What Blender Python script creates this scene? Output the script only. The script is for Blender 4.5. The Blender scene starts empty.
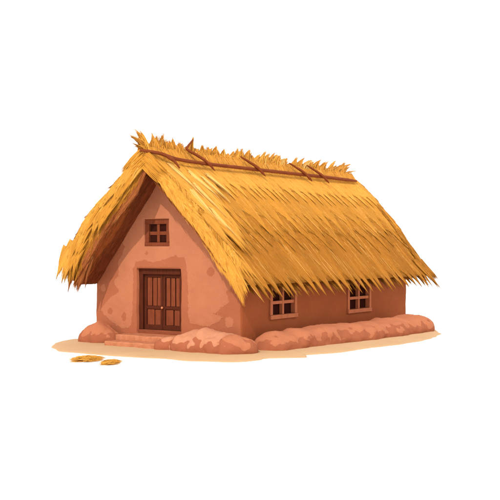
import bpy, bmesh, math, random
import numpy as np
from mathutils import Vector, noise as mn

random.seed(7)
rng = np.random.default_rng(11)
scn = bpy.context.scene
COL = scn.collection
W = 4.8            # width of the gable front (Y), ridge runs along X
L = 9.55           # length of the hut
RX0, RX1 = -0.78, 10.32   # roof ends

# ------------------------------------------------------------------ helpers
def link(o, parent=None):
    COL.objects.link(o)
    if parent is not None:
        o.parent = parent
    return o

def mesh_obj(name, verts, faces, mats, parent=None, smooth=True, mat_idx=None, col=None, colname='straw'):
    me = bpy.data.meshes.new(name)
    me.from_pydata([tuple(v) for v in verts], [], [tuple(f) for f in faces])
    me.update()
    for m in (mats if isinstance(mats, (list, tuple)) else [mats]):
        me.materials.append(m)
    if mat_idx is not None:
        me.polygons.foreach_set('material_index', np.asarray(mat_idx, np.int32))
    me.polygons.foreach_set('use_smooth', np.full(len(me.polygons), smooth))
    if col is not None:
        a = me.attributes.new(colname, 'FLOAT_COLOR', 'POINT')
        c = np.ones((len(verts), 4), np.float32)
        c[:, :3] = col
        a.data.foreach_set('color', c.ravel())
    o = bpy.data.objects.new(name, me)
    return link(o, parent)

def bm_obj(name, bm, mats, parent=None, smooth=False):
    me = bpy.data.meshes.new(name)
    bmesh.ops.recalc_face_normals(bm, faces=bm.faces)
    bm.to_mesh(me)
    bm.free()
    for m in (mats if isinstance(mats, (list, tuple)) else [mats]):
        me.materials.append(m)
    for p in me.polygons:
        p.use_smooth = smooth
    return link(bpy.data.objects.new(name, me), parent)

def empty(name, loc):
    o = bpy.data.objects.new(name, None)
    o.location = loc
    o.empty_display_size = 0.2
    return link(o)

def tag(o, label, cat, group=None):
    o['label'] = label
    o['category'] = cat
    if group:
        o['group'] = group

def add_box(bm, lo, hi, bevel=0.012, jit=0.0):
    c = [(lo[i] + hi[i]) / 2 for i in range(3)]
    s = [hi[i] - lo[i] for i in range(3)]
    r = bmesh.ops.create_cube(bm, size=1.0)
    vs = r['verts']
    for v in vs:
        v.co = Vector((c[0] + v.co.x * s[0] + random.uniform(-jit, jit), c[1] + v.co.y * s[1] + random.uniform(-jit, jit),
                       c[2] + v.co.z * s[2] + random.uniform(-jit, jit)))
    if bevel:
        es = list({e for v in vs for e in v.link_edges})
        bmesh.ops.bevel(bm, geom=es, offset=bevel, segments=2, profile=0.6, affect='EDGES')

def fbm(p, s=1.0, o=3):
    return mn.fractal(Vector(p) * s, 0.9, 2.1, o, noise_basis='PERLIN_ORIGINAL')

# ---------------------------------------------------------------- materials
def mat(name):
    m = bpy.data.materials.new(name)
    m.use_nodes = True
    nt = m.node_tree
    b = nt.nodes['Principled BSDF']
    b.inputs['Specular IOR Level'].default_value = 0.15
    b.inputs['Roughness'].default_value = 0.9
    return m, nt, b

def nd(nt, t, **kw):
    n = nt.nodes.new(t)
    for k, v in kw.items():
        if k in n.inputs:
            n.inputs[k].default_value = v
        else:
            setattr(n, k, v)
    return n

def mixc(nt, fac, a, b, mode='MIX'):
    n = nt.nodes.new('ShaderNodeMix')
    n.data_type = 'RGBA'
    n.blend_type = mode
    for s, v in ((0, fac), (6, a), (7, b)):
        if hasattr(v, 'links'):
            nt.links.new(v, n.inputs[s])
        elif s == 0:
            n.inputs[0].default_value = v
        else:
            n.inputs[s].default_value = (*v, 1)
    return n.outputs[2]

def maprange(nt, v, a, b, c=0.0, d=1.0):
    n = nt.nodes.new('ShaderNodeMapRange')
    nt.links.new(v, n.inputs[0])
    for i, x in zip((1, 2, 3, 4), (a, b, c, d)):
        n.inputs[i].default_value = x
    return n.outputs[0]

def math_n(nt, op, a, b=None):
    n = nt.nodes.new('ShaderNodeMath')
    n.operation = op
    for i, v in enumerate((a, b)):
        if v is None:
            continue
        if hasattr(v, 'links'):
            nt.links.new(v, n.inputs[i])
        else:
            n.inputs[i].default_value = v
    return n.outputs[0]

def tex_noise(nt, scale, detail=4, rough=0.6, vec=None):
    n = nd(nt, 'ShaderNodeTexNoise', Scale=scale, Detail=detail, Roughness=rough)
    if vec is None:
        tc = nt.nodes.get('OBJCO') or nd(nt, 'ShaderNodeTexCoord', name='OBJCO')
        vec = tc.outputs['Object']
    nt.links.new(vec, n.inputs['Vector'])
    return n.outputs['Fac']

def stretched(nt, sx, sy, sz):
    tc = nt.nodes.get('OBJCO') or nd(nt, 'ShaderNodeTexCoord', name='OBJCO')
    mp = nt.nodes.new('ShaderNodeMapping')
    mp.inputs['Scale'].default_value = (sx, sy, sz)
    nt.links.new(tc.outputs['Object'], mp.inputs['Vector'])
    return mp.outputs['Vector']

def bump(nt, b, h, strength, dist):
    n = nd(nt, 'ShaderNodeBump', Strength=strength, Distance=dist)
    nt.links.new(h, n.inputs['Height'])
    prev = b.inputs['Normal']
    if prev.is_linked:
        nt.links.new(prev.links[0].from_socket, n.inputs['Normal'])
    nt.links.new(n.outputs[0], prev)

def clay_mat(name, light, dark, mode):
    """mode 'plaster': mask from a signed distance stored on the wall; 'lit_top': painted lit top and shaded foot, split by height and noise; 'plain'"""
    m, nt, b = mat(name)
    n_big = tex_noise(nt, 1.3, 3)
    n_mid = tex_noise(nt, 7, 5, 0.6)
    n_fine = tex_noise(nt, 55, 4, 0.65)
    fleck = tex_noise(nt, 1.0, 2, 0.5, stretched(nt, 60, 60, 17))
    if mode == 'plaster':
        at = nd(nt, 'ShaderNodeAttribute', attribute_name='plaster')
        d = math_n(nt, 'ADD', at.outputs['Fac'], maprange(nt, n_mid, 0.2, 0.8, -0.05, 0.05))
        mask = maprange(nt, d, -0.008, 0.008)
    elif mode == 'lit_top':
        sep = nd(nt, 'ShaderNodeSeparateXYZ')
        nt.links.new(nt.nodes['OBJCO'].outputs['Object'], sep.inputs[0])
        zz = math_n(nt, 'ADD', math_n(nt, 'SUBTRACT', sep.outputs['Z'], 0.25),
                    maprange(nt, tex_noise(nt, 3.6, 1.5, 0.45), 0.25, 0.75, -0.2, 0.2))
        mask = maprange(nt, zz, -0.012, 0.012)  # sunlit top and shaded foot painted into the clay colour, ragged edge between
    else:
        mask = maprange(nt, n_mid, 0.4, 0.6)
    if mode == 'plaster':
        dark = mixc(nt, maprange(nt, at.outputs['Fac'], -2.5, -1.5), (0.31, 0.083, 0.029), dark)  # shade of the side, left and back walls put into a darker clay tone
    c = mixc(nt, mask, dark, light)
    c = mixc(nt, 1.0, c, mixc(nt, n_big, (0.88, 0.86, 0.84), (1.12, 1.12, 1.12)), 'MULTIPLY')
    c = mixc(nt, 1.0, c, mixc(nt, n_fine, (0.86, 0.84, 0.82), (1.14, 1.15, 1.16)), 'MULTIPLY')
    c = mixc(nt, maprange(nt, fleck, 0.68, 0.74, 0, 0.2), c, (0.62, 0.36, 0.14))
    nt.links.new(c, b.inputs['Base Color'])
    b.inputs['Roughness'].default_value = 0.95
    b.inputs['Specular IOR Level'].default_value = 0.05
    bump(nt, b, n_fine, 0.35, 0.012)
    bump(nt, b, n_mid, 0.35, 0.04)
    if mode != 'plain':
        bump(nt, b, mask, 0.4, 0.014)
    return m

def straw_mat(name):
    m, nt, b = mat(name)
    at = nd(nt, 'ShaderNodeAttribute', attribute_name='straw')
    n1 = tex_noise(nt, 3.0, 3)
    n2 = tex_noise(nt, 40, 3)
    c = mixc(nt, 1.0, at.outputs['Color'], mixc(nt, n1, (0.86, 0.86, 0.84), (1.14, 1.14, 1.14)), 'MULTIPLY')
    c = mixc(nt, 1.0, c, mixc(nt, n2, (0.88, 0.86, 0.84), (1.12, 1.12, 1.12)), 'MULTIPLY')
    nt.links.new(c, b.inputs['Base Color'])
    b.inputs['Roughness'].default_value = 0.75
    b.inputs['Specular IOR Level'].default_value = 0.12
    return m

def wood_mat(name, a, c2, grain=(30, 30, 2.2), spec=0.04):
    m, nt, b = mat(name)
    g = tex_noise(nt, 1.0, 6, 0.65, stretched(nt, *grain))
    k = tex_noise(nt, 5, 3)
    c = mixc(nt, maprange(nt, g, 0.3, 0.7), a, c2)
    c = mixc(nt, 1.0, c, mixc(nt, k, (0.8, 0.8, 0.8), (1.2, 1.2, 1.2)), 'MULTIPLY')
    nt.links.new(c, b.inputs['Base Color'])
    b.inputs['Roughness'].default_value = 0.7
    b.inputs['Specular IOR Level'].default_value = spec
    bump(nt, b, g, 0.4, 0.008)
    return m

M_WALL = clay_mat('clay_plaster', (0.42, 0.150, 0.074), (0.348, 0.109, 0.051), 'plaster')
M_BANK = clay_mat('clay_lit_top', (0.42, 0.145, 0.07), (0.325, 0.10, 0.047), 'lit_top')
M_HEAP = clay_mat('pale_clay_lit_top', (0.49, 0.205, 0.112), (0.335, 0.102, 0.049), 'lit_top')
M_STEP = clay_mat('step_clay', (0.47, 0.18, 0.09), (0.40, 0.14, 0.068), 'plain')
M_STRAW = straw_mat('straw')
M_DOOR = wood_mat('door_frame_wood', (0.06, 0.0135, 0.006), (0.10, 0.022, 0.0095))
M_LEAF = wood_mat('door_plank_wood', (0.145, 0.034, 0.014), (0.225, 0.056, 0.023))
M_THRES = wood_mat('threshold_wood', (0.19, 0.05, 0.023), (0.26, 0.075, 0.034), (30, 2.2, 30))
M_WIN = wood_mat('gable_window_wood', (0.14, 0.032, 0.013), (0.20, 0.05, 0.02))
M_SWIN = wood_mat('side_window_wood', (0.40, 0.12, 0.05), (0.50, 0.16, 0.07))
M_POLE = wood_mat('ridge_pole_wood', (0.15, 0.034, 0.010), (0.23, 0.056, 0.017), (2.2, 30, 30))
mk, ntk, bk = mat('knob_clay')
bk.inputs['Base Color'].default_value = (0.5, 0.18, 0.08, 1)
bk.inputs['Roughness'].default_value = 0.5
M_KNOB = mk
M_PANE, ntp, bp = mat('dark_pane')
pn = tex_noise(ntp, 6, 2)
ntp.links.new(mixc(ntp, pn, (0.022, 0.005, 0.003), (0.045, 0.011, 0.007)), bp.inputs['Base Color'])
bp.inputs['Roughness'].default_value = 0.5
bp.inputs['Specular IOR Level'].default_value = 0.0

# sand and floor
M_SAND, nts, bs = mat('sand')
s1, s2, s3 = tex_noise(nts, 1.1, 4), tex_noise(nts, 14, 4), tex_noise(nts, 160, 2)
c = mixc(nts, s1, (0.46, 0.275, 0.135), (0.55, 0.345, 0.185))
c = mixc(nts, 1.0, c, mixc(nts, s3, (0.86, 0.85, 0.84), (1.14, 1.15, 1.16)), 'MULTIPLY')
nts.links.new(c, bs.inputs['Base Color'])
bump(nts, bs, s2, 0.3, 0.03)
bump(nts, bs, s3, 0.3, 0.006)
M_FLOOR, ntf, bf = mat('white_floor')
bf.inputs['Base Color'].default_value = (0.9, 0.9, 0.9, 1)
bf.inputs['Specular IOR Level'].default_value = 0.0
bf.inputs['Roughness'].default_value = 1.0

# ----------------------------------------------------------------- the ground
fl = mesh_obj('floor', [(-400, -400, 0), (400, -400, 0), (400, 400, 0), (-400, 400, 0)], [(0, 1, 2, 3)], M_FLOOR)
fl['kind'] = 'structure'

SAND = [(-1.87, 4.59), (-2.64, 3.52), (-2.63, 2.87), (-2.71, 2.0), (-2.58, 1.04), (-2.43, 0.44), (-2.57, -0.25), (-2.05, -1.38),
        (-1.61, -1.51), (-1.06, -1.42), (-0.78, -1.76), (-0.45, -2.14), (0.0, -1.80), (0.94, -2.24), (2.45, -2.33), (3.56, -2.58),
        (4.92, -2.59), (6.2, -2.45), (7.3, -2.15), (7.9, -1.8), (8.9, -1.25), (9.9, -0.4), (10.3, 0.8), (10.4, 4.6), (9.5, 5.4), (5, 5.5), (0.6, 5.45),
        (-0.18, 5.56), (-0.9, 5.35)]
def resample(poly, step):
    out = []
    n = len(poly)
    for i in range(n):
        a, b_ = Vector(poly[i]), Vector(poly[(i + 1) % n])
        k = max(1, int((b_ - a).length / step))
        for j in range(k):
            out.append(a.lerp(b_, j / k))
    for _ in range(2):
        out = [(out[i - 1] + out[i] * 2 + out[(i + 1) % len(out)]) / 4 for i in range(len(out))]
    return out
ring = resample(SAND, 0.12)
ring = [p + Vector((fbm((p.x, p.y, 3), 1.7), fbm((p.x, p.y, 9), 1.7))) * 0.05 for p in ring]
cen = Vector((3.5, 1.5))
verts, faces = [], []
levels = [(1.0, -0.01), (0.997, 0.008), (0.99, 0.02), (0.975, 0.028), (0.93, 0.032), (0.8, 0.034), (0.5, 0.034)]
n = len(ring)
for k, (s, z) in enumerate(levels):
    for p in ring:
        q = cen + (p - cen) * s
        zz = z + (0.012 * fbm((q.x, q.y, 0), 1.5) if k > 2 else 0)
        verts.append((q.x, q.y, zz))
for k in range(len(levels) - 1):
    for i in range(n):
        j = (i + 1) % n
        faces.append((k * n + i, k * n + j, (k + 1) * n + j, (k + 1) * n + i))
verts.append((cen.x, cen.y, 0.034))
for i in range(n):
    faces.append(((len(levels) - 1) * n + i, (len(levels) - 1) * n + (i + 1) % n, len(verts) - 1))
sand = mesh_obj('sand', verts, faces, M_SAND)
sand['kind'] = 'structure'

# ------------------------------------------------------------- the hut: walls
hut = empty('thatched_hut', (0, 0, 0))
tag(hut, 'terracotta clay hut under a thick golden straw roof, on a sandy patch', 'hut')

DZ0, DZ1, DY0, DY1 = 0.285, 1.99, 1.85, 3.33           # door opening
GW = (2.24, 3.08, 2.57, 3.28)                           # gable window y0,y1,z0,z1
SW = [(1.30, 2.62, 0.70, 1.66), (5.46, 6.95, 0.63, 1.62)]   # side windows x0,x1,z0,z1

PL = [(3.73, 2.55), (3.98, 2.15), (3.98, 1.8), (4.12, 1.59), (3.94, 1.35), (4.33, 1.13), (4.62, 0.85), (4.3, 0.59), (4.01, 0.44),
      (3.77, 0.37), (3.52, 0.46), (3.45, 0.89), (3.47, 1.15), (3.45, 1.97), (3.35, 2.16), (3.01, 2.21), (2.81, 2.15), (2.47, 2.19),
      (2.11, 2.32), (1.76, 2.27), (1.66, 2.09), (1.63, 0.95), (1.6, 0.62), (1.34, 0.58), (1.06, 0.54), (0.75, 0.66), (0.57, 0.79),
      (0.75, 0.88), (0.91, 0.82), (0.75, 0.93), (0.51, 1.06), (0.33, 1.19), (0.42, 1.46), (0.21, 1.54), (-0.3, 2.2), (2.4, 5.2), (4.4, 3.2)]
DOTS = [(0.91, 1.92, 0.11, -1), (4.26, 0.83, 0.08, -1), (3.77, 0.69, 0.09, -1), (4.19, 2.1, 0.13, -1), (0.36, 0.68, 0.13, 1),
        (3.0, 2.38, 0.05, -1), (4.5, 1.45, 0.1, 1)]
PLa = np.array(PL)
def plaster_sd(y, z):
    a, b_ = PLa, np.roll(PLa, -1, 0)
    e, w = b_ - a, np.array((y, z)) - a
    t = np.clip((w * e).sum(1) / (e * e).sum(1), 0, 1)
    d = np.sqrt((((w - e * t[:, None]) ** 2).sum(1)).min())
    c1 = (a[:, 1] <= z) & (b_[:, 1] > z)
    c2 = (a[:, 1] > z) & (b_[:, 1] <= z)
    cr = e[:, 0] * w[:, 1] - e[:, 1] * w[:, 0]
    ins = ((c1 & (cr > 0)).sum() + (c2 & (cr < 0)).sum()) % 2 == 1
    s = d if ins else -d
    for (cy, cz, r, sg) in DOTS:
        dd = r - math.hypot(y - cy, (z - cz) * 0.9)
        s = min(s, -dd) if sg < 0 else max(s, dd)
    return s

def lines(a, b_, step, extra):
    xs = set(np.round(np.linspace(a, b_, int((b_ - a) / step) + 1), 4))
    xs = {x for x in xs if all(abs(x - e) > step * 0.45 for e in extra)} | set(extra)
    return sorted(xs)

D_IN = np.array((0, 0.15, 2.65)); Z_IN = np.array((4.52, 4.36, 1.24))
D_INR = np.array((0, 0.15, 1.55, 2.42)); Z_INR = np.array((4.52, 4.44, 2.96, 1.90))     # the right slope is thinner
def z_in(y):
    return float(np.interp(abs(y - W / 2), D_IN, Z_IN) if y > W / 2 else np.interp(W / 2 - y, D_INR, Z_INR))

wv, wf, wp = [], [], []
RC = 0.1
def wobble(p):
    k = 0.022
    return Vector((p[0] + k * fbm((p[0], p[1], p[2]), 1.4), p[1] + k * fbm((p[0] + 31, p[1], p[2]), 1.4), p[2]))
def corner(a):    # distance along the wall from a corner -> (inset across, along)
    if a >= RC:
        return 0.0, a
    ph = (1 - a / RC) * math.pi / 4
    return RC - RC * math.cos(ph), RC - RC * math.sin(ph)
def wall_panel(us, zs, top, holes, place, depth, plaster=None, back_wall=False):
    idx = {}
    def V(u, z, dd=0.0):
        key = (round(u, 4), round(z, 4), dd)
        if key not in idx:
            idx[key] = len(wv)
            wv.append(place(u, z, dd))
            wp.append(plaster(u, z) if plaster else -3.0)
        return idx[key]
    for i in range(len(us) - 1):
        for j in range(len(zs) - 1):
            uc, zc = (us[i] + us[i + 1]) / 2, (zs[j] + zs[j + 1]) / 2
            if zs[j] > top(uc):
                continue
            if any(h[0] < uc < h[1] and h[2] < zc < h[3] for h in holes):
                continue
            wf.append((V(us[i], zs[j]), V(us[i + 1], zs[j]), V(us[i + 1], zs[j + 1]), V(us[i], zs[j + 1])))
    for h in holes:      # reveals
        uu = [u for u in us if h[0] - 1e-6 <= u <= h[1] + 1e-6]
        zz = [z for z in zs if h[2] - 1e-6 <= z <= h[3] + 1e-6]
        for i in range(len(uu) - 1):
            for z in (h[2], h[3]):
                wf.append((V(uu[i], z), V(uu[i + 1], z), V(uu[i + 1], z, depth), V(uu[i], z, depth)))
        for j in range(len(zz) - 1):
            for u in (h[0], h[1]):
                wf.append((V(u, zz[j]), V(u, zz[j + 1]), V(u, zz[j + 1], depth), V(u, zz[j], depth)))

def place_front(y, z, dd):
    ins, al = corner(min(y, W - y))
    yy = al if y < W / 2 else W - al
    p = wobble((ins, yy, z))
    return (p.x + dd, p.y, p.z)
def place_side(x, z, dd):
    ins, al = corner(min(x, L - x))
    xx = al if x < L / 2 else L - al
    p = wobble((xx, ins, z))
    return (p.x, p.y + dd, p.z)
def place_left(x, z, dd):
    ins, al = corner(min(x, L - x))
    xx = al if x < L / 2 else L - al
    p = wobble((xx, W - ins, z))
    return (p.x, p.y, p.z)
def place_back(y, z, dd):
    ins, al = corner(min(y, W - y))
    yy = al if y < W / 2 else W - al
    p = wobble((L - ins, yy, z))
    return (p.x, p.y, p.z)
fine = [0.02, 0.04, 0.06, 0.08, 0.1]
ys = lines(0, W, 0.045, [0, W, DY0, DY1, GW[0], GW[1]] + fine + [W - f for f in fine])
zs = lines(-0.02, 4.62, 0.045, [DZ0, DZ1, GW[2], GW[3]])
wall_panel(ys, zs, lambda y: z_in(y) + 0.1, [(DY0, DY1, DZ0, DZ1), GW], place_front, 0.24, plaster_sd)
xs = lines(0, L, 0.09, [0, L, SW[0][0], SW[0][1], SW[1][0], SW[1][1]] + fine + [L - f for f in fine])
zs2 = lines(-0.02, 1.93, 0.09, [SW[0][2], SW[0][3], SW[1][2], SW[1][3]])
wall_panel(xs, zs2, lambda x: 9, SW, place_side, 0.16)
xs3 = lines(0, L, 0.15, [0, L] + fine + [L - f for f in fine])
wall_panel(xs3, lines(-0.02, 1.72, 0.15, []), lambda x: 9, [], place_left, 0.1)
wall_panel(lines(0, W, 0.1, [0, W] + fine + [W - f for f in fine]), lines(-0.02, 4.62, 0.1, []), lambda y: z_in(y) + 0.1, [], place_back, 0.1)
wall = mesh_obj('wall', wv, wf, M_WALL, hut)
pa = wall.data.attributes.new('plaster', 'FLOAT', 'POINT')
pa.data.foreach_set('value', np.asarray(wp, np.float32))
bm = bmesh.new(); bm.from_mesh(wall.data)
bmesh.ops.remove_doubles(bm, verts=bm.verts, dist=0.0005)
bmesh.ops.recalc_face_normals(bm, faces=bm.faces)
bm.to_mesh(wall.data); bm.free()

# ---------------------------------------------------------------------- door
bm = bmesh.new()
y0, y1 = DY0, DY1
add_box(bm, (0.10, y1 - 0.13, DZ0 + 0.10), (0.23, y1 + 0.01, DZ1 + 0.01), 0.01, 0.003)       # far jamb
add_box(bm, (0.10, y0 - 0.01, DZ0 + 0.10), (0.23, y0 + 0.10, DZ1 + 0.01), 0.01, 0.003)       # near jamb
add_box(bm, (0.085, y0 + 0.103, DZ1 - 0.155), (0.23, y1 - 0.133, DZ1 + 0.01), 0.01, 0.003)   # lintel board
add_box(bm, (0.22, y0, DZ0), (0.24, y1, DZ1), 0)                                              # dark board behind the leaves
door = bm_obj('door', bm, M_DOOR, hut)
bm = bmesh.new()
add_box(bm, (0.045, y0 + 0.004, DZ0 - 0.002), (0.232, y1 - 0.004, DZ0 + 0.097), 0.012, 0.003)
bm_obj('threshold', bm, M_THRES, door)
ya, yb = y0 + 0.105, y1 - 0.135
ymid = (ya + yb) / 2
zb, zt = DZ0 + 0.105, DZ1 - 0.162
for (l0, l1) in ((ya, ymid - 0.004), (ymid + 0.004, yb)):
    bm = bmesh.new()
    xf = 0.160
    st = 0.075
    add_box(bm, (xf, l0, zb), (0.205, l0 + st, zt), 0.006, 0.002)            # stiles
    add_box(bm, (xf, l1 - st, zb), (0.205, l1, zt), 0.006, 0.002)
    for (r0, r1) in ((zb, zb + 0.12), (zb + 0.535, zb + 0.615), (zt - 0.07, zt)):
        add_box(bm, (xf + 0.003, l0 + st + 0.001, r0), (0.203, l1 - st - 0.001, r1), 0.006, 0.001)
    leaf = bm_obj('door_leaf', bm, M_DOOR, door)
    # weathered planks in the upper and lower panels, gaps of uneven width between them
    bm = bmesh.new()
    for (p0, p1, nn) in ((zb + 0.617, zt - 0.072, 3), (zb + 0.122, zb + 0.533, 2)):
        w_ = (l1 - l0 - 2 * st)
        cuts = [0] + sorted((i + random.uniform(-0.15, 0.15)) / nn for i in range(1, nn)) + [1]
        for i in range(nn):
            a = l0 + st + w_ * cuts[i] + 0.002 + random.uniform(0.004, 0.014) * (i > 0)
            b_ = l0 + st + w_ * cuts[i + 1] - 0.002 - random.uniform(0.004, 0.02)
            v0 = len(bm.verts)
            add_box(bm, (xf + 0.022 + random.uniform(0, 0.008), a, p0 + 0.002), (0.2, b_, p1 - 0.002 - random.uniform(0, 0.012)), 0.005, 0.004)
    bm_obj('door_planks', bm, M_LEAF, door)
bm = bmesh.new()
bmesh.ops.create_uvsphere(bm, u_segments=16, v_segments=10, radius=0.034)
for v in bm.verts:
    v.co = Vector((v.co.x * 0.8 + 0.125, v.co.y + ymid, v.co.z + zb + 0.575))
r = bmesh.ops.create_cone(bm, cap_ends=True, segments=12, radius1=0.018, radius2=0.018, depth=0.06)
for v in r['verts']:
    v.co = Vector((v.co.z + 0.145, v.co.y + ymid, v.co.x + zb + 0.575))
bm_obj('door_knob', bm, M_KNOB, door, True)

# ------------------------------------------------------------------- windows
def window(u0, u1, z0, z1, axis, m, fw, sill, mid, label=None):
    """axis 'x' looks along -X (gable), 'y' looks along -Y (side wall)"""
    def bx(bm, a, b_, d0, d1, zl, zh, bev=0.008):
        lo, hi = ((d0, a, zl), (d1, b_, zh)) if axis == 'x' else ((a, d0, zl), (b_, d1, zh))
        add_box(bm, lo, hi, bev, 0.004)
    pr = 0.045 if axis == 'x' else -0.035
    bm = bmesh.new()
    bx(bm, u0 + 0.002, u0 + fw, pr, 0.12, z0 + sill, z1 - fw)
    bx(bm, u1 - fw, u1 - 0.002, pr, 0.12, z0 + sill, z1 - fw)
    bx(bm, u0 + 0.001, u1 - 0.001, pr - 0.004, 0.121, z1 - fw + 0.001, z1 - 0.002)
    e_ = -0.001 if axis == 'x' else 0.004
    bx(bm, u0 - e_, u1 + e_, pr - 0.02, 0.122, z0 - (0.01 if axis == 'y' else -0.001), z0 + sill - 0.001)
    f = bm_obj('window', bm, m, hut)
    if label:
        f['label'] = label
    bm = bmesh.new()
    um, zm = (u0 + u1) / 2, z0 + sill + (z1 - fw - z0 - sill) * mid
    mb = fw * 0.36
    bx(bm, um - mb, um + mb, pr + 0.03, 0.10, z0 + sill + 0.001, z1 - fw)
    bx(bm, u0 + fw, u1 - fw, pr + 0.036, 0.097, zm - mb, zm + mb)
    bm_obj('glazing_bars', bm, m, f)
    bm = bmesh.new()
    bx(bm, u0 + 0.02, u1 - 0.02, 0.105, 0.118, z0 + 0.02, z1 - 0.02, 0)
    bm_obj('pane', bm, M_PANE, f)
window(*GW, 'x', M_WIN, 0.13, 0.10, 0.5, 'small dark wood window high in the gable')
window(*SW[0], 'y', M_SWIN, 0.11, 0.10, 0.42)
window(*SW[1], 'y', M_SWIN, 0.12, 0.10, 0.42)

# --------------------------------------------------------------------- steps
def slab(name, x0, x1, yy0, yy1, z0, z1, seed):
    nx, ny = 14, 48
    vs, fs = [], []
    def P(i, j, top):
        x, y = x0 + (x1 - x0) * i / nx, yy0 + (yy1 - yy0) * j / ny
        x += (0.03 * fbm((y, seed, 1), 2.2) if i == 0 else 0)
        return (x, y, (z1 + 0.010 * fbm((x, y, seed), 3)) if top else z0)
    for j in range(ny + 1):
        for i in range(nx + 1):
            x, y, z = P(i, j, True)
            e = min(i, 1.0) if i < 1 else 1.0
            vs.append((x, y, z))
    for j in range(ny):
        for i in range(nx):
            a = j * (nx + 1) + i
            fs.append((a, a + 1, a + nx + 2, a + nx + 1))
    edge = [j * (nx + 1) for j in range(ny, -1, -1)]
    edge = [ny * (nx + 1) + i for i in range(nx, 0, -1)] + edge + [i for i in range(1, nx + 1)]
    b0 = len(vs)
    for k in edge:
        x, y, z = vs[k]
        vs.append((x - 0.012, y, z - 0.03))
    b1 = len(vs)
    for k in edge:
        x, y, z = vs[k]
        vs.append((x - 0.004 + 0.01 * fbm((x, y, 4), 5), y, z0))
    m_ = len(edge)
    for k in range(m_ - 1):
        fs.append((edge[k], edge[k + 1], b0 + k + 1, b0 + k))
        fs.append((b0 + k, b0 + k + 1, b1 + k + 1, b1 + k))
    o = mesh_obj(name, vs, fs, M_STEP, hut)
    bm = bmesh.new(); bm.from_mesh(o.data); bmesh.ops.recalc_face_normals(bm, faces=bm.faces); bm.to_mesh(o.data); bm.free()
    return o
slab('step', -0.50, 0.03, 1.25, 3.62, -0.02, 0.272, 2.0)
slab('step', -1.02, -0.505, 1.15, 3.52, -0.02, 0.145, 5.0)

# --------------------------------------------------------------------- thatch
def profile(d, z, n=240):
    d, z = np.array(d, float), np.array(z, float)
    t = np.concatenate([[0], np.cumsum(np.hypot(np.diff(d), np.diff(z)))])
    tt = np.linspace(0, t[-1], n)
    dd, zz = np.interp(tt, t, d), np.interp(tt, t, z)
    for _ in range(90):
        dd[1:-1] = (dd[:-2] + 2 * dd[1:-1] + dd[2:]) / 4
        zz[1:-1] = (zz[:-2] + 2 * zz[1:-1] + zz[2:]) / 4
    s = np.concatenate([[0], np.cumsum(np.hypot(np.diff(dd), np.diff(zz)))])
    return s, dd, zz
PR = {-1: profile([0, .85, 1.55, 2.28, 2.88], [4.88, 4.10, 3.29, 2.38, 1.63]),
      1: profile([0, .68, 1.45, 2.00, 2.52, 2.84], [4.88, 4.32, 3.66, 3.14, 2.46, 1.90])}

def front_shift(X, f):
    return 0.36 * f * np.clip((1.6 - X) / (1.6 - RX0), 0, 1.1)

def surf(side, X, s, h):
    """point on the slope at arc length s from the ridge, h off the surface; past the eave it droops"""
    S, Dd, Zz = PR[side]
    Ls = S[-1]
    sc = np.clip(s, 0, Ls)
    d, z = np.interp(sc, S, Dd), np.interp(sc, S, Zz)
    td = np.interp(sc, S, np.gradient(Dd, S)); tz = np.interp(sc, S, np.gradient(Zz, S))
    nrm = np.hypot(td, tz); td, tz = td / nrm, tz / nrm
    e = np.maximum(s - Ls, 0)
    d = d + td * e * 0.85 - tz * h
    z = z + tz * e * 1.0 + td * h
    if side < 0:
        X = X + front_shift(X, sc / Ls)
    eb = np.minimum(s, 0)
    d = d + td * eb; z = z + tz * eb
    P = np.stack([X, W / 2 + side * d, z], -1)
    N = np.stack([np.zeros_like(td), -side * tz, td], -1)
    return P, N

class Blades:
    def __init__(self):
        self.v, self.c, self.n = [], [], 0
        self.K = 5
    def add(self, P, N, w, col):
        """P (n,5,3) spine, N (n,3) outward, w (n,), col (n,3)"""
        T = P[:, -1] - P[:, 0]
        S = np.cross(T, N); S /= np.linalg.norm(S, axis=1, keepdims=True) + 1e-9
        prof = np.array([0.75, 1.0, 0.9, 0.62, 0.06])
        half = (w[:, None] * prof[None, :] / 2)[..., None]
        mid = P + N[:, None, :] * half * 0.45
        V = np.stack([P - S[:, None, :] * half, mid, P + S[:, None, :] * half], 2)   # n,5,3,3
        self.v.append(V.reshape(-1, 3)); self.c.append(np.repeat(col, 15, 0)); self.n += len(P)
    def arrays(self):
        base = (np.arange(self.n) * 15)[:, None]
        pat = []
        for k in range(4):
            for q in range(2):
                a = k * 3 + q
                pat.append((a, a + 1, a + 4, a + 3))
        F = (base[:, :, None] + np.array(pat)[None]).reshape(-1, 4)
        return np.concatenate(self.v), F, np.concatenate(self.c)

U5 = np.array([0, .25, .5, .75, 1.0])
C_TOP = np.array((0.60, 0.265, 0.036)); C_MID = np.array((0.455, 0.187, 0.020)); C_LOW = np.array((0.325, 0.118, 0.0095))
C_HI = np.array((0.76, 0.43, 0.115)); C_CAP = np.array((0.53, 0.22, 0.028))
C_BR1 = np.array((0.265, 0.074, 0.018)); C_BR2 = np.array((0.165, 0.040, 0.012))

def tint(base, n, k=0.09, hi=0.05):
    f = 1 + rng.normal(0, k, (n, 1))
    c = base * np.clip(f, 0.62, 1.4)
    h = rng.random(n) < hi
    c[h] = c[h] * 0.5 + C_HI * 0.5
    return np.clip(c, 0, 1)

def tuft_centres(x0, x1, sp):
    c, x = [], x0
    while x < x1:
        c.append(x); x += sp * rng.uniform(0.55, 1.5)
    return np.array(c)

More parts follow.
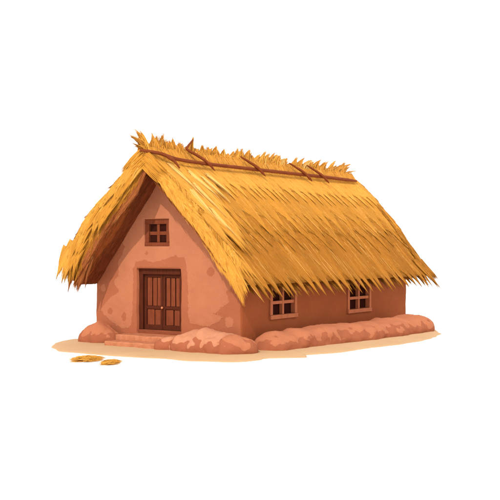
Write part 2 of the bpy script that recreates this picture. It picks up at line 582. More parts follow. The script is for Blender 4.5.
def course(B, side, x0, x1, s_root0, s_root1, s_tip, base, n, sp, depth, h0, h1, w=0.024, hi=0.05, drift=0.12, jag=0.1, tipvar=None):
    """one course of thatch whose lower edge gathers into pointed tufts"""
    tc = tuft_centres(x0 - 0.1, x1 + 0.15, sp)
    gp = np.diff(tc)
    loc = np.concatenate([[sp], (gp[:-1] + gp[1:]) / 2, [sp]]) * 0.5
    tl = rng.uniform(-jag, jag, len(tc))
    tone = 1 + rng.uniform(-0.10, 0.10, len(tc))
    X = rng.uniform(x0, x1, n)
    s0 = rng.uniform(s_root0, s_root1, n)
    end = rng.random(n) < 0.62       # these gather into the tufts of the lower edge, the others fill the course
    k = np.abs((X + drift)[:, None] - tc[None]).argmin(1)
    dx = X + drift - tc[k]
    r_ = np.minimum(np.abs(dx) / loc[k], 1.0)
    tipX = np.where(end, tc[k] + dx * 0.10 + drift * 0.5, X + drift * rng.uniform(0.5, 1.3, n) + rng.normal(0, 0.02, n))
    st = s_tip + tl[k] + depth * (0.5 - 0.95 * r_) + rng.normal(0, 0.012, n)
    mx = st - rng.random(n) ** 1.3 * (s_tip - s_root0) * 0.75
    sT = np.where(end, st, np.minimum(mx, s_tip + tl[k] - depth * 0.5 - 0.05))
    s0 = np.minimum(s0, sT - 0.3)
    s0 = np.maximum(s0, sT - 1.25)
    s0 = np.maximum(s0, s_root0)
    ss = s0[:, None] + (sT - s0)[:, None] * U5
    XX = X[:, None] + (tipX - X)[:, None] * (U5 ** 1.5)
    hh = h0 + (h1 - h0) * U5[None] * rng.uniform(0.8, 1.1, (n, 1)) + rng.uniform(-0.004, 0.009, (n, 1))
    P, N = surf(side, XX, ss, hh)
    col = tint(base, n, hi=hi)
    # straw of one bundle shares its tone
    col *= tone[k][:, None]
    Nn = N[:, 2] + rng.normal(0, 0.09, (n, 3))
    Nn /= np.linalg.norm(Nn, axis=1, keepdims=True)
    B.add(P, Nn, w * rng.uniform(0.6, 1.5, n), col)

LS = {sd: PR[sd][0][-1] for sd in (-1, 1)}
B = Blades()
R, Lf = -1, 1
Ltot = LS[R]
# right slope: eave course, two middle courses, top course
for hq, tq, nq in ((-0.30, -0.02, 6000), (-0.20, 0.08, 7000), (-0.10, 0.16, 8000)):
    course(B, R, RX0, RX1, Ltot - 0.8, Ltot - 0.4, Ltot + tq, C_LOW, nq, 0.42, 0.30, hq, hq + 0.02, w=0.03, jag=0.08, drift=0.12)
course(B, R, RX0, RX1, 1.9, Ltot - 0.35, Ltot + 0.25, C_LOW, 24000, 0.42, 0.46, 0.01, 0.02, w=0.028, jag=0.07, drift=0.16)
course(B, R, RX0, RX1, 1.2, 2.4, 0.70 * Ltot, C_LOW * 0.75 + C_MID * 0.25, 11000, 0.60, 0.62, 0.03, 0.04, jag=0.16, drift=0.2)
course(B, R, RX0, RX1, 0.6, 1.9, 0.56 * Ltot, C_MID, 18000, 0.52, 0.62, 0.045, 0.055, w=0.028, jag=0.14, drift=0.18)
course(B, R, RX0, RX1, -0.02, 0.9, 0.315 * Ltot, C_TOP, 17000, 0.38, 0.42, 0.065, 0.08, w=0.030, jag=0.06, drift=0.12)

def sbundle(B, side, X0, s0, X1, s1, h0, h1, hw, n, base, w=0.027, hi=0.03, conv=0.12, bow=0.0, k=0.08):
    """a pointed bundle of straw lying along the slope from (X0, s0) to (X1, s1); beyond the verge it sags over the edge"""
    a = rng.uniform(-1, 1, n)
    lf = (1 - 0.45 * np.abs(a)) * rng.uniform(0.86, 1.02, n)
    u = U5[None] * lf[:, None]
    XX = X0 + (X1 - X0) * u ** 1.25 + a[:, None] * hw * (1 - u * (1 - conv)) + bow * np.sin(np.pi * u)
    st = rng.uniform(-0.12, 0.10, n)
    ss = s0 + st[:, None] * (1 - u) + (s1 - s0) * u
    hh = h0 + (h1 - h0) * u ** 1.5 + rng.uniform(-0.015, 0.02, (n, 1))
    P, N = surf(side, XX, ss, hh)
    Nn = N[:, 2] + rng.normal(0, 0.10, (n, 3)); Nn /= np.linalg.norm(Nn, axis=1, keepdims=True)
    B.add(P, Nn, w * rng.uniform(0.7, 1.3, n), tint(base * rng.uniform(0.93, 1.06), n, k, hi))

# lighter straw along the front verge, sweeping down, its bundles ending in points
for i in range(46):
    s0 = rng.uniform(0.25, 2.5)
    X0 = rng.uniform(RX0 + 0.12, 0.75 - 0.18 * s0)
    ln = rng.uniform(0.9, 1.35)
    s1 = min(s0 + ln, Ltot + 0.12)
    sbundle(B, R, X0, s0, X0 + rng.uniform(0.05, 0.42), s1, 0.08, 0.10, rng.uniform(0.14, 0.22), 120, C_TOP if s0 < 2.1 else C_TOP * 0.75 + C_MID * 0.25)
for (X0, s0, ln, dx) in ((-0.35, 0.55, 1.25, 0.28), (0.25, 0.75, 1.0, 0.42), (-0.05, 1.25, 1.1, 0.36), (-0.42, 1.5, 1.1, 0.2), (0.62, 0.95, 0.9, 0.45),
                         (-0.15, 2.1, 0.95, 0.30), (1.0, 0.8, 0.8, 0.4)):
    sbundle(B, R, X0, s0, X0 + dx, s0 + ln, 0.115, 0.125, 0.075, 60, C_HI * 0.96, w=0.03, hi=0.0, k=0.05)
# fingers of straw hanging over the verge in front of the gable
s_ = 0.25
while s_ < Ltot - 0.75:
    ln = rng.uniform(0.55, 0.85)
    sbundle(B, R, RX0 + 0.22, s_, RX0 - rng.uniform(0.08, 0.18), min(s_ + ln, Ltot - 0.12), 0.08, -rng.uniform(0.06, 0.24), 0.13, 90, C_TOP if rng.random() < 0.75 else C_MID, bow=-0.06)
    s_ += rng.uniform(0.13, 0.24)
for q in range(5):
    sbundle(B, R, RX0 + 0.05 + 0.1 * q, Ltot - 0.9, RX0 - 0.02 + 0.2 * q, Ltot - 0.03 + 0.06 * q, 0.06, 0.0, 0.10, 90, C_TOP * 0.4 + C_MID * 0.6)
# far verge: fingers that carry the eave on past the end of the roof
s_ = 0.4
while s_ < Ltot - 0.1:
    sbundle(B, R, RX1 - 0.25, s_, RX1 + rng.uniform(0.02, 0.10), s_ + rng.uniform(0.6, 0.8), 0.06, 0.02, 0.12, 60, C_TOP if s_ < 1.2 else C_LOW)
    s_ += rng.uniform(0.2, 0.3)
for q in range(6):
    sbundle(B, R, RX1 - 0.55 + 0.11 * q, Ltot - 0.55, RX1 - 0.25 + 0.12 * q, Ltot + 0.30 + 0.08 * rng.random(), 0.05, 0.05, 0.11, 90, C_LOW)
# left slope
Ll = LS[Lf]
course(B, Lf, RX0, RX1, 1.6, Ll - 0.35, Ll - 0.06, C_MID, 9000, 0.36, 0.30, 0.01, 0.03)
def finger(B, side, d0, z0, d1, z1, hw, n, base, x=RX0 - 0.06):
    """a pointed bundle hanging at the lower end of the front verge"""
    a = rng.uniform(-1, 1, n); lf = (1 - 0.5 * np.abs(a)) * rng.uniform(0.9, 1.02, n)
    u = U5[None] * lf[:, None]
    dd = d0 + (d1 - d0) * u ** 0.85 + a[:, None] * hw * (1 - 0.92 * u ** 1.4)
    zz = z0 + (z1 - z0) * u + a[:, None] * hw * 0.5 * (1 - u) + rng.uniform(0, 0.12, (n, 1)) * (1 - u)
    P = np.stack([x - 0.03 * rng.random((n, 1)) + 0.02 * u, W / 2 + side * dd, zz], -1)
    Nn = np.tile(np.array((-1.0, 0, -0.05)), (n, 1)) + rng.normal(0, 0.13, (n, 3)); Nn /= np.linalg.norm(Nn, axis=1, keepdims=True)
    B.add(P, Nn, 0.028 * rng.uniform(0.7, 1.3, n), tint(base, n, 0.09, 0.02))
for q, (d0, z0, d1, z1) in enumerate(((2.62, 2.45, 3.06, 1.62), (2.46, 2.42, 2.86, 1.51), (2.40, 2.60, 2.97, 1.74))):
    finger(B, Lf, d0, z0, d1, z1, 0.11, 150, C_TOP * 0.9 if q != 1 else C_MID)
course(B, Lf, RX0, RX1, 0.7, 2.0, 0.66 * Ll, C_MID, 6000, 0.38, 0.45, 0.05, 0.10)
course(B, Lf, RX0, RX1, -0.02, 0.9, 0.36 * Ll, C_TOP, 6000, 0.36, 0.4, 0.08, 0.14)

# cut ends along the two verges (front and back gables), both slopes
def thick(side, s):
    """thickness of the thatch under the outer surface, across the slope"""
    return np.interp(s, [0, 0.8, LS[side]], [0.26, 0.48, 0.58])
def verge_face(B, side, xf, out, n, smin=0.05, send=0.15, qmax=1.0):
    s0 = rng.uniform(smin, LS[side] - send, n)
    q = rng.random(n) * qmax
    ln = rng.uniform(0.35, 0.75, n)
    th = thick(side, s0)
    grp = np.floor(s0 / 0.3) + 7 * np.floor(q * 3)
    ph = np.sin(grp * 78.233) * 43758.5; ph -= np.floor(ph)
    ss = s0[:, None] + (ln * (0.75 + 0.5 * ph))[:, None] * U5
    th5 = np.interp(ss, [0, 0.8, LS[side]], [0.26, 0.48, 0.58])
    sink = rng.uniform(0.0, 0.06, n) + np.where(q < 1.08, (ph - 0.3) * 0.20, 0.0)
    hh = 0.06 - q[:, None] * (th5 * 0.95) - sink[:, None] * U5 ** 1.5
    bow = 0.02 + 0.05 * rng.random((n, 1)) * np.sin(U5 * 2.2)[None] + (1 - np.abs(q - 0.35))[:, None] * 0.05
    XX = xf + out * bow * np.ones_like(ss)
    P, N = surf(side, XX, ss, hh)
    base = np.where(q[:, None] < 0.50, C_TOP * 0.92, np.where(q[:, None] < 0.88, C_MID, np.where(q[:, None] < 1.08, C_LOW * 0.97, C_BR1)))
    col = tint(base, n, k=0.09, hi=0.02)
    Nn = np.tile(np.array((out, 0, 0.15)), (n, 1)) + rng.normal(0, 0.15, (n, 3))
    Nn /= np.linalg.norm(Nn, axis=1, keepdims=True)
    B.add(P, Nn, 0.028 * rng.uniform(0.6, 1.4, n), col)
verge_face(B, Lf, RX0, -1, 9500, send=0.55, qmax=1.45)
verge_face(B, R, RX0, -1, 3500, 0.05, send=0.45, qmax=0.5)
verge_face(B, Lf, RX1, 1, 1800)
verge_face(B, R, RX1, 1, 2200, send=0.85, qmax=0.5)
# bundles on the left verge: some stand off the silhouette, some hang in points over the brown straw
for (s_, ln_, o_) in ((0.45, 0.6, 0.10), (0.95, 0.6, 0.17), (1.5, 0.55, 0.10), (2.05, 0.6, 0.19), (2.6, 0.55, 0.12), (3.0, 0.5, 0.10)):
    sbundle(B, Lf, RX0 + 0.10, s_, RX0 + 0.0, s_ + ln_, 0.04, 0.04 + o_, 0.2, 110, C_TOP * 0.97)
s_ = 0.25
while s_ < Ll - 0.5:
    n = 80
    a = rng.uniform(-1, 1, n); lf = (1 - 0.45 * np.abs(a)) * rng.uniform(0.88, 1.02, n)
    u = U5[None] * lf[:, None]
    ln = rng.uniform(0.6, 1.0)
    h0 = rng.uniform(-0.36, -0.02) * (0.5 + 0.5 * min(1, s_ / 1.2)); h1 = h0 - rng.uniform(0.08, 0.26)
    hh = h0 + (h1 - h0) * u + a[:, None] * 0.085 * (1 - 0.9 * u)
    ss = s_ + ln * u + rng.uniform(-0.1, 0.1, (n, 1)) * (1 - u)
    P, N = surf(Lf, RX0 - 0.10 - 0.05 * np.sin(np.pi * u) - rng.uniform(0, 0.03, (n, 1)), ss, hh)
    Nn = np.tile(np.array((-1.0, 0, 0.1)), (n, 1)) + rng.normal(0, 0.12, (n, 3)); Nn /= np.linalg.norm(Nn, axis=1, keepdims=True)
    B.add(P, Nn, 0.027 * rng.uniform(0.7, 1.3, n), tint((C_TOP * 0.9 if h0 > -0.11 else C_MID) * rng.uniform(0.92, 1.05), n, 0.07, 0.02))
    s_ += rng.uniform(0.07, 0.15)
# straw folded over the apex, in front of the ridge
for side in (R, Lf):
    n = 500
    a = rng.uniform(0, 1, n)
    ln = rng.uniform(0.4, 0.75, n)
    ss = -0.05 + rng.uniform(0, 0.25, (n, 1)) + ln[:, None] * U5
    hh = 0.16 - a[:, None] * 0.42 + 0.0 * ss
    P, N = surf(side, RX0 - 0.06 - 0.10 * rng.random((n, 1)) * np.sin(0.4 + 2.2 * U5)[None], ss, hh)
    Nn = np.tile(np.array((-1.0, 0, 0.2)), (n, 1)) + rng.normal(0, 0.15, (n, 3)); Nn /= np.linalg.norm(Nn, axis=1, keepdims=True)
    B.add(P, Nn, 0.027 * rng.uniform(0.7, 1.3, n), tint(C_MID, n, 0.08, 0.03))

# solid thatch body under the straw
def outer_inner(side):
    S, Dd, Zz = PR[side]
    ii = np.linspace(0, len(S) - 1, 26).astype(int)
    return [(W / 2 + side * Dd[i], Zz[i]) for i in ii]
oR, oL = outer_inner(R), outer_inner(Lf)
inn = [(W / 2 - 2.52, 1.78), (W / 2 - 0.15, 4.44), (W / 2, 4.52), (W / 2 + 0.15, 4.36), (W / 2 + 2.42, 1.62)]
loop = oL[::-1] + oR[1:] + inn        # left eave -> ridge -> right eave -> inner side back to the left
vv, ff = [], []
NX = 60
for i in range(NX + 1):
    X = RX0 + (RX1 - RX0) * i / NX
    for jl, (y, z) in enumerate(loop):
        Xs = X + (float(front_shift(X, min(1, (W / 2 - y) / 2.8))) if y < W / 2 else 0.0)
        vv.append((Xs, y + 0.015 * fbm((X, y, z), 2), z + 0.015 * fbm((X, y, z + 5), 2)))
m_ = len(loop)
for i in range(NX):
    for j in range(m_):
        k = (j + 1) % m_
        ff.append((i * m_ + j, i * m_ + k, (i + 1) * m_ + k, (i + 1) * m_ + j))
# end caps as quads strips: pair each slope's outer points with the inner line
def cap(off):
    nL, nR = len(oL), len(oR)
    L0 = list(range(nL))                   # left eave .. ridge
    R0 = list(range(nL - 1, nL + nR - 1))  # ridge .. right eave
    iR0, iR1, iA, iL1, iL0 = range(nL + nR - 1, nL + nR + 4)
    fs = []
    for a, b_ in zip(L0[:-1], L0[1:]):
        fs.append((a, b_, iL0) if a < nL * 0.25 else (a, b_, iL1))
    fs.append((L0[int(math.ceil(nL * 0.25))], iL0, iL1))
    for a, b_ in zip(R0[:-1], R0[1:]):
        fs.append((a, b_, iR1) if (b_ - R0[0]) < nR * 0.75 else (a, b_, iR0))
    c_ = next(a for a, b_ in zip(R0[:-1], R0[1:]) if (b_ - R0[0]) >= nR * 0.75)
    fs.append((c_, iR1, iR0))
    fs.append((nL - 1, iL1, iA)); fs.append((nL - 1, iA, iR1))
    return [tuple(off + x for x in f) for f in fs]
ff4 = list(ff)
caps = cap(0) + cap(NX * m_)
bv, bf_, bc = B.arrays()
nb = len(vv)
allv = np.concatenate([np.array(vv), bv])
bodyc = np.tile(C_LOW, (nb, 1))
for i, p in enumerate(vv):      # the inner ring of the body is coloured brown
    if (i % m_) >= len(oL) + len(oR) - 1:
        bodyc[i] = C_BR1
allf = [tuple(f) for f in ff4] + caps + [tuple(f) for f in (bf_ + nb).tolist()]
roof = mesh_obj('roof', allv, allf, M_STRAW, hut, True, None, np.concatenate([bodyc, bc]))

# brown straw under the overhang, darker away from the front edge
B = Blades()
def underside(side, n, dmax):
    d0 = rng.uniform(0.12, dmax, n)
    X = np.where(rng.random(n) < 0.7, rng.uniform(RX0 - 0.04, 0.25, n), rng.uniform(0.25, RX1 - 0.02, n))
    ln = np.minimum(rng.uniform(0.35, 0.75, n), (dmax + 0.08 - d0) / 0.62)
    grp = np.floor(d0 / 0.24) * 3 + np.floor(X / 0.3)
    ph = np.sin(grp * 12.9898) * 43758.5; ph -= np.floor(ph)
    dd = d0[:, None] + ln[:, None] * 0.62 * U5
    zz = (np.interp(dd, D_IN, Z_IN) if side > 0 else np.interp(dd, D_INR, Z_INR)) - np.maximum(dd - 2.65, 0) * 1.3
    gap = 0.012 + rng.uniform(0, 0.03, (n, 1)) + 0.035 * ph[:, None] * U5 ** 2
    nx_, nz_ = -0.78, -0.62          # downward-inward across the soffit
    X = X + (front_shift(X, d0 / 2.8) if side < 0 else 0)
    P = np.stack([np.repeat((X)[:, None], 5, 1) + (rng.normal(0, 0.03, (n, 1)) - 0.04) * U5, W / 2 + side * (dd + nx_ * gap), zz + nz_ * gap], -1)
    Nn = np.tile(np.array((0, side * nx_, nz_)), (n, 1)) + rng.normal(0, 0.15, (n, 3)); Nn /= np.linalg.norm(Nn, axis=1, keepdims=True)
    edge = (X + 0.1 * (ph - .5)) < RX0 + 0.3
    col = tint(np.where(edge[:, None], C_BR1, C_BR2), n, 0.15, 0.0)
    B.add(P, Nn, 0.03 * rng.uniform(0.6, 1.4, n), col)
underside(Lf, 9000, 2.30)
underside(R, 6000, 2.30)
# brown ends hanging below the left eave
def brown_ends(side):
    # front row: three separate points; behind it a shorter, ragged row along the whole eave
    for k in range(3):
        finger(B, side, 2.36 - 0.30 * k, 2.10 + 0.22 * k, 2.64 - 0.29 * k, 1.31 + 0.05 * k, 0.125, 190, C_BR1 * (1.05, 0.92, 0.8, 0.7)[k], RX0 - 0.03 + 0.02 * k)
    n = 6000
    X = rng.uniform(RX0, RX1, n)
    q = rng.random(n)
    d1 = 2.50 + 0.36 * q
    z1 = 1.50 + 0.22 * q + np.where(X < 0.3, 0.26, 0) + 0.10 * np.sin(X * 17 + 3 * np.sin(X * 5)) + rng.normal(0, 0.03, n)
    P = np.stack([np.repeat(X[:, None], 5, 1), W / 2 + side * (d1[:, None] - 0.10 + 0.10 * U5), z1[:, None] + 0.42 * (1 - U5)], -1)
    Nn = np.tile(np.array((0, side * 1.0, -0.1)), (n, 1)) + rng.normal(0, 0.2, (n, 3)); Nn /= np.linalg.norm(Nn, axis=1, keepdims=True)
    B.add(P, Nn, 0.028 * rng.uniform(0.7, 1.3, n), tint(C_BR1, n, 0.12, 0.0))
brown_ends(Lf)
v_, f_, c_ = B.arrays()
mesh_obj('underside', v_, f_.tolist(), M_STRAW, roof, True, None, c_)

# ridge cap: a saddle of straw with tufts standing up along it
B = Blades()
def saddle(n):
    X = rng.uniform(RX0 - 0.04, RX1 - 0.25, n)
    sd = rng.random(n) < 0.62
    for side, msk in ((R, sd), (Lf, ~sd)):
        x = X[msk]; m = len(x)
        s0 = rng.uniform(-0.02, 0.1, m); ln = rng.uniform(0.25, 0.45, m)
        ss = s0[:, None] + ln[:, None] * U5
        crest = 0.26 - 0.30 * np.clip(ss / 0.55, 0, 1) ** 1.2
        hh = crest + rng.uniform(-0.02, 0.02, (m, 1))
        P, N = surf(side, x[:, None] + rng.normal(0.06, 0.05, (m, 1)) * U5, ss, hh)
        P[..., 1] += -side * 0.10 * (1 - np.clip(ss / 0.5, 0, 1))
        Nn = N[:, 2] + rng.normal(0, 0.12, (m, 3)); Nn /= np.linalg.norm(Nn, axis=1, keepdims=True)
        B.add(P, Nn, 0.026 * rng.uniform(0.6, 1.4, m), tint(C_CAP, m, 0.12, 0.04))
saddle(9000)
def tuft(x, y, z, lean_x, lean_y, hgt, wid, n, base):
    dx = rng.uniform(-1, 1, n)
    r0 = np.stack([x + dx * wid, y + rng.normal(0, 0.05, n), np.full(n, z - 0.10)], -1)
    h = hgt * (1 - 0.55 * np.abs(dx)) * rng.uniform(0.8, 1.05, n)
    tip = np.stack([x + dx * wid * 0.22 + lean_x * h / hgt, y + rng.normal(0, 0.02, n) + lean_y * h / hgt, z + h], -1)
    bend = np.array([0, 0.08, 0.26, 0.56, 1.0]); rise = np.array([0, 0.32, 0.6, 0.82, 1.0])
    P = np.empty((n, 5, 3))
    for a in range(2):
        P[:, :, a] = r0[:, None, a] + (tip - r0)[:, None, a] * bend
    P[:, :, 2] = r0[:, None, 2] + (tip - r0)[:, None, 2] * rise
    Nn = np.tile(np.array((-0.25, -1.0, 0.3)), (n, 1)) + rng.normal(0, 0.2, (n, 3)); Nn /= np.linalg.norm(Nn, axis=1, keepdims=True)
    B.add(P, Nn, 0.034 * rng.uniform(0.7, 1.3, n), tint(base, n, 0.08, 0.03))
x = -0.62
i = 0
while x < 9.6:
    u = (x + 0.6) / 10.2
    lx = 0.02 + 0.48 * u + rng.uniform(-0.12, 0.16)
    base = C_TOP if rng.random() < 0.4 else C_CAP
    if rng.random() < 0.06:
        base = C_HI * 0.75
    tuft(x, W / 2 + rng.uniform(-0.06, 0.10), 5.06, lx, rng.uniform(-0.1, 0.12), rng.uniform(0.14, 0.40) * (1.15 if x < 1.5 else 1), rng.uniform(0.11, 0.18), 60, base)
    x += rng.uniform(0.10, 0.24); i += 1
x = -0.6
while x < 9.9:       # low continuous fringe between the taller tufts
    u = (x + 0.6) / 10.2
    tuft(x, W / 2 + rng.uniform(-0.05, 0.12), 5.05, 0.05 + 0.3 * u + rng.uniform(-0.1, 0.1), rng.uniform(-0.05, 0.1), rng.uniform(0.10, 0.20), 0.15, 40, C_CAP)
    x += rng.uniform(0.08, 0.15)
# fan at the front end and sweep at the far end
for lx, hz, dz in ((-0.62, 0.02, 0), (-0.60, 0.26, 0), (-0.38, 0.40, 0), (-0.52, -0.16, 0), (-0.12, 0.42, 0), (-0.3, 0.2, 0)):
    tuft(-0.72, W / 2 + 0.02, 5.02, lx, rng.uniform(-0.05, 0.12), max(hz, -0.05) + 0.1, 0.11, 60, C_CAP if lx < -0.4 else C_TOP)
for lx, hz in ((0.95, 0.30), (0.85, 0.18), (1.05, 0.06), (0.7, 0.36), (1.1, 0.0)):
    tuft(9.35 + rng.uniform(-0.1, 0.3), W / 2, 5.04, lx, rng.uniform(-0.05, 0.1), hz + 0.1, 0.14, 70, C_CAP)
v_, f_, c_ = B.arrays()
mesh_obj('ridge_cap', v_, f_.tolist(), M_STRAW, roof, True, None, c_)

# the ridge pole and the sticks that pin it
def stick(name, pts, rad, parent, seg=9, sub=10):
    P = []
    pts = [Vector(p) for p in pts]
    for i in range(len(pts) - 1):          # catmull-rom
        p0, p1, p2, p3 = pts[max(i - 1, 0)], pts[i], pts[i + 1], pts[min(i + 2, len(pts) - 1)]
        for k in range(sub):
            t = k / sub
            P.append(0.5 * ((2 * p1) + (p2 - p0) * t + (2 * p0 - 5 * p1 + 4 * p2 - p3) * t * t + (3 * p1 - p0 - 3 * p2 + p3) * t ** 3))
    P.append(pts[-1])
    vs, fs = [], []
    n = len(P)
    for i, p in enumerate(P):
        t = (P[min(i + 1, n - 1)] - P[max(i - 1, 0)]).normalized()
        a = t.cross(Vector((0.1, 0.2, 1))).normalized(); b_ = t.cross(a)
        u = i / (n - 1)
        rr = np.interp(u, [q[0] for q in rad], [q[1] for q in rad]) * (1 + 0.14 * fbm(p, 4))
        for k in range(seg):
            an = 2 * math.pi * k / seg
            vs.append(p + (a * math.cos(an) + b_ * math.sin(an)) * rr)
    for i in range(n - 1):
        for k in range(seg):
            j = (k + 1) % seg
            fs.append((i * seg + k, i * seg + j, (i + 1) * seg + j, (i + 1) * seg + k))
    fs.append(tuple(range(seg - 1, -1, -1))); fs.append(tuple(range((n - 1) * seg, n * seg)))
    o = mesh_obj(name, vs, fs, M_POLE, parent)
    bm = bmesh.new(); bm.from_mesh(o.data); bmesh.ops.recalc_face_normals(bm, faces=bm.faces); bm.to_mesh(o.data); bm.free()
    return o
def onroof(x, s, h):
    P, N = surf(R, np.array([x]), np.array([s]), np.array([h]))
    return tuple(P[0])
stick('ridge_pole', [(-1.04, W / 2 - 0.06, 4.97), onroof(-0.6, 0.22, 0.24), onroof(0.0, 0.36, 0.225), onroof(1.2, 0.39, 0.21), onroof(3.2, 0.37, 0.20), onroof(5.2, 0.36, 0.20),
                     onroof(7.6, 0.34, 0.2), onroof(9.95, 0.31, 0.17)], [(0, .035), (.05, .042), (0.95, .052), (1, .03)], roof, 9, 14)
for xs_, tw in ((0.72, 0.42), (3.2, 0), (5.85, 0), (6.92, 0)):
    pts = [onroof(xs_, -0.02, 0.31), onroof(xs_ + 0.22, 0.16, 0.30), onroof(xs_ + 0.46, 0.40, 0.285), onroof(xs_ + 0.66, 0.66, 0.20)]
    if tw:
        a = Vector(pts[0])
        pts = [a + Vector((0.42, 0.12, 0.30)), a + Vector((0.12, 0.05, 0.12))] + pts
    stick('ridge_tie', pts, [(0, .018), (.2, .03), (.6, .042), (0.85, .04), (1, .008)], roof)
stick('ridge_tie', [onroof(-0.62, 0.20, 0.25), onroof(-0.42, 0.34, 0.255), onroof(-0.30, 0.50, 0.25), onroof(-0.22, 0.70, 0.19)], [(0, .025), (.5, .05), (1, .02)], roof)

# --------------------------------------------------- clay heaps round the foot
def heap(name, path, ry, rz, m, seed, amp=0.09, nu=70, na=34, squ=2.6):
    """a lump of clay laid along a path on the ground: rounded ends, lumpy top, closed shell sunk slightly into the sand"""
    pts = [Vector((p[0], p[1], 0)) for p in path]
    cum = [0]
    for a, b_ in zip(pts[:-1], pts[1:]):
        cum.append(cum[-1] + (b_ - a).length)
    tot = cum[-1]
    def at(s):
        xs_ = np.interp(s, cum, [p.x for p in pts]); y_ = np.interp(s, cum, [p.y for p in pts])
        return Vector((xs_, y_, 0))
    loc = Vector(path[0] + (0,))
    vs, fs = [], []
    for i in range(nu + 1):
        u = i / nu
        uu = 0.5 - 0.5 * math.cos(math.pi * u) if tot < 3 else u
        if tot >= 3:      # denser ends
            uu = u + 0.0
        s = uu * tot
        c = at(s)
        t = (at(min(s + 0.05, tot)) - at(max(s - 0.05, 0))).normalized()
        nrm = Vector((-t.y, t.x, 0))
        er = np.interp(uu, np.linspace(0, 1, len(ry)), ry); eh = np.interp(uu, np.linspace(0, 1, len(rz)), rz)
        rend = float(er)
        de = min(s, tot - s) / rend
        k = max(0.0, 1 - max(0.0, 1 - de) ** squ) ** (1 / squ) if de < 1 else 1.0
        for j in range(na + 1):
            an = math.radians(-25) + math.radians(230) * j / na
            x_ = math.cos(an); z_ = math.sin(an)
            sx = math.copysign(abs(x_) ** 0.85, x_)
            p = c + nrm * (sx * er * k) + Vector((0, 0, 1)) * (z_ * eh * (k ** 0.8) * 0.92 + 0.06 * k)
            d = Vector((0, 0, 0))
            q = p + Vector((seed * 7.3, seed * 3.1, 0))
            f = fbm(q, 1.5, 2) * amp + fbm(q + Vector((9, 9, 9)), 4.0, 3) * amp * 0.42
            out = (nrm * x_ + Vector((0, 0, 1)) * max(z_, 0)).normalized()
            vs.append(p + out * f * k - loc)
    for i in range(nu):
        for j in range(na):
            a = i * (na + 1) + j
            fs.append((a, a + 1, a + na + 2, a + na + 1))
    fs.append(tuple(range(na + 1))); fs.append(tuple(range(nu * (na + 1) + na, nu * (na + 1) - 1, -1)))
    for i in range(nu):
        fs.append((i * (na + 1), (i + 1) * (na + 1), (i + 1) * (na + 1) + na, i * (na + 1) + na))
    o = mesh_obj(name, vs, fs, m)
    o.location = loc
    bm = bmesh.new(); bm.from_mesh(o.data); bmesh.ops.recalc_face_normals(bm, faces=bm.faces); bm.to_mesh(o.data); bm.free()
    return o
G = 'clay heaps along the foot of the walls'
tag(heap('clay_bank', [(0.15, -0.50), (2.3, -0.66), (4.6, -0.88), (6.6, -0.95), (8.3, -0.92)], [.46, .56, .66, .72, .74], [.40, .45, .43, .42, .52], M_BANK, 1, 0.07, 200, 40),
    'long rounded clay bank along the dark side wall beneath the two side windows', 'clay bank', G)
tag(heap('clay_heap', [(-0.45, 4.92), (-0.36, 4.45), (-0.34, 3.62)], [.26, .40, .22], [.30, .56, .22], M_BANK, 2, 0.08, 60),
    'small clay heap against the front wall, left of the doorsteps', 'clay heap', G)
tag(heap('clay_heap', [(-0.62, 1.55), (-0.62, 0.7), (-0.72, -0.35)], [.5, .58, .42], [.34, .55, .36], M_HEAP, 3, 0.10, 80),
    'largest pale clay heap on the front wall, between steps and corner', 'clay heap', G)
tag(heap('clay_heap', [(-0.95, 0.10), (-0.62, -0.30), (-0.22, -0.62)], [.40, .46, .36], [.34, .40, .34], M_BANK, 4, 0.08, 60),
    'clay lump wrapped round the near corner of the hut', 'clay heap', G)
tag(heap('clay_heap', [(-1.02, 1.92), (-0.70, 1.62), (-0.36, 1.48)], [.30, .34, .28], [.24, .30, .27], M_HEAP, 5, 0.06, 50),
    'low flat-topped clay lump at the right end of the doorsteps', 'clay heap', G)

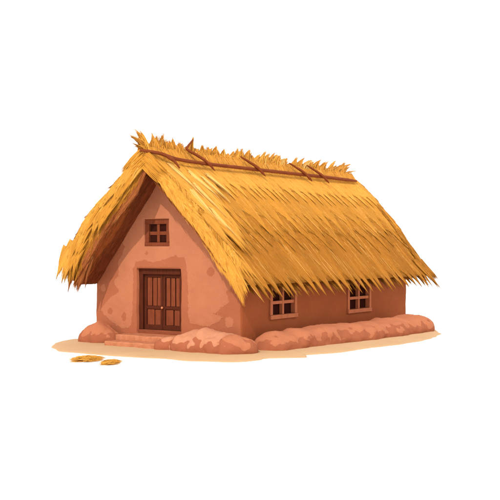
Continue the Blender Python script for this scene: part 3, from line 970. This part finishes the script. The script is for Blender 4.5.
# --------------------------------------------------------- straw on the ground
def straw_heap(cx, cy, ln, wd, hg, n, label):
    B = Blades()
    ax = Vector((0.556, -0.831)); ay = Vector((0.831, 0.556))
    a = rng.normal(0, 0.30, n).clip(-0.62, 0.62); b_ = rng.normal(0, 0.36, n).clip(-0.9, 0.9)
    z = hg * np.clip(1 - (a / 0.9) ** 2 - (b_ / 1.05) ** 2, 0, 1) * rng.random(n) ** 0.5
    an = rng.normal(0, 0.28, n)
    hl = ln * 0.26 * rng.uniform(0.6, 1.2, n)
    t = (U5 - 0.5) * 2
    lx = (a * ln * 0.62)[:, None] + (np.cos(an) * hl)[:, None] * t
    ly = (b_ * wd * 0.5)[:, None] + (np.sin(an) * hl)[:, None] * t
    zz = np.maximum(z[:, None] * (1 - 0.4 * t ** 2) + 0.006, 0.004) + rng.uniform(0, 0.006, (n, 1))
    P = np.stack([lx * ax.x + ly * ay.x, lx * ax.y + ly * ay.y, zz], -1)
    Nn = np.tile(np.array((0, 0, 1.0)), (n, 1)) + rng.normal(0, 0.2, (n, 3)); Nn /= np.linalg.norm(Nn, axis=1, keepdims=True)
    B.add(P, Nn, 0.022 * rng.uniform(0.6, 1.4, n), tint(C_TOP * 0.92, n, 0.1, 0.05))
    v_, f_, c_ = B.arrays()
    o = mesh_obj('straw_heap', v_, f_.tolist(), M_STRAW, None, True, None, c_)
    o.location = (cx, cy, 0)
    tag(o, label, 'straw', 'straw fallen on the ground')
straw_heap(-3.55, 1.75, 0.62, 1.1, 0.09, 1000, 'longer wisp of golden fallen straw on white ground before the steps')
straw_heap(-3.72, 0.90, 0.38, 0.95, 0.07, 560, 'shorter wisp of golden fallen straw, nearer to the middle')

# ------------------------------------------------------------ light and camera
wd = bpy.data.worlds.new('World')
scn.world = wd
wd.use_nodes = True
bg = wd.node_tree.nodes['Background']
bg.inputs['Color'].default_value = (1, 1, 1, 1)
bg.inputs['Strength'].default_value = 1.42
sun = bpy.data.lights.new('sun', 'SUN')
sun.energy = 2.5
sun.angle = math.radians(0.6)
sun.color = (1.0, 0.965, 0.90)
so = link(bpy.data.objects.new('sun', sun))
to_sun = Vector((-1.0, -0.22, 0.88)).normalized()
so.rotation_euler = to_sun.to_track_quat('Z', 'Y').to_euler()
so.location = (-10, -2, 12)

cam = bpy.data.cameras.new('camera')
cam.sensor_width = 36
cam.lens = 36 * 1004 / 500
cam.shift_y = -0.004
cam.clip_end = 2000
co = link(bpy.data.objects.new('camera', cam))
co.location = (-20.332, -13.8775, 2.5253)
co.rotation_euler = (math.radians(90), 0, math.radians(33.8 - 90))
scn.camera = co
scn.render.engine = 'CYCLES'
scn.cycles.max_bounces = 8
scn.render.resolution_x = scn.render.resolution_y = 1024
scn.view_settings.view_transform = 'Standard'
scn.view_settings.look = 'None'
scn.view_settings.exposure = 0
scn.view_settings.gamma = 1
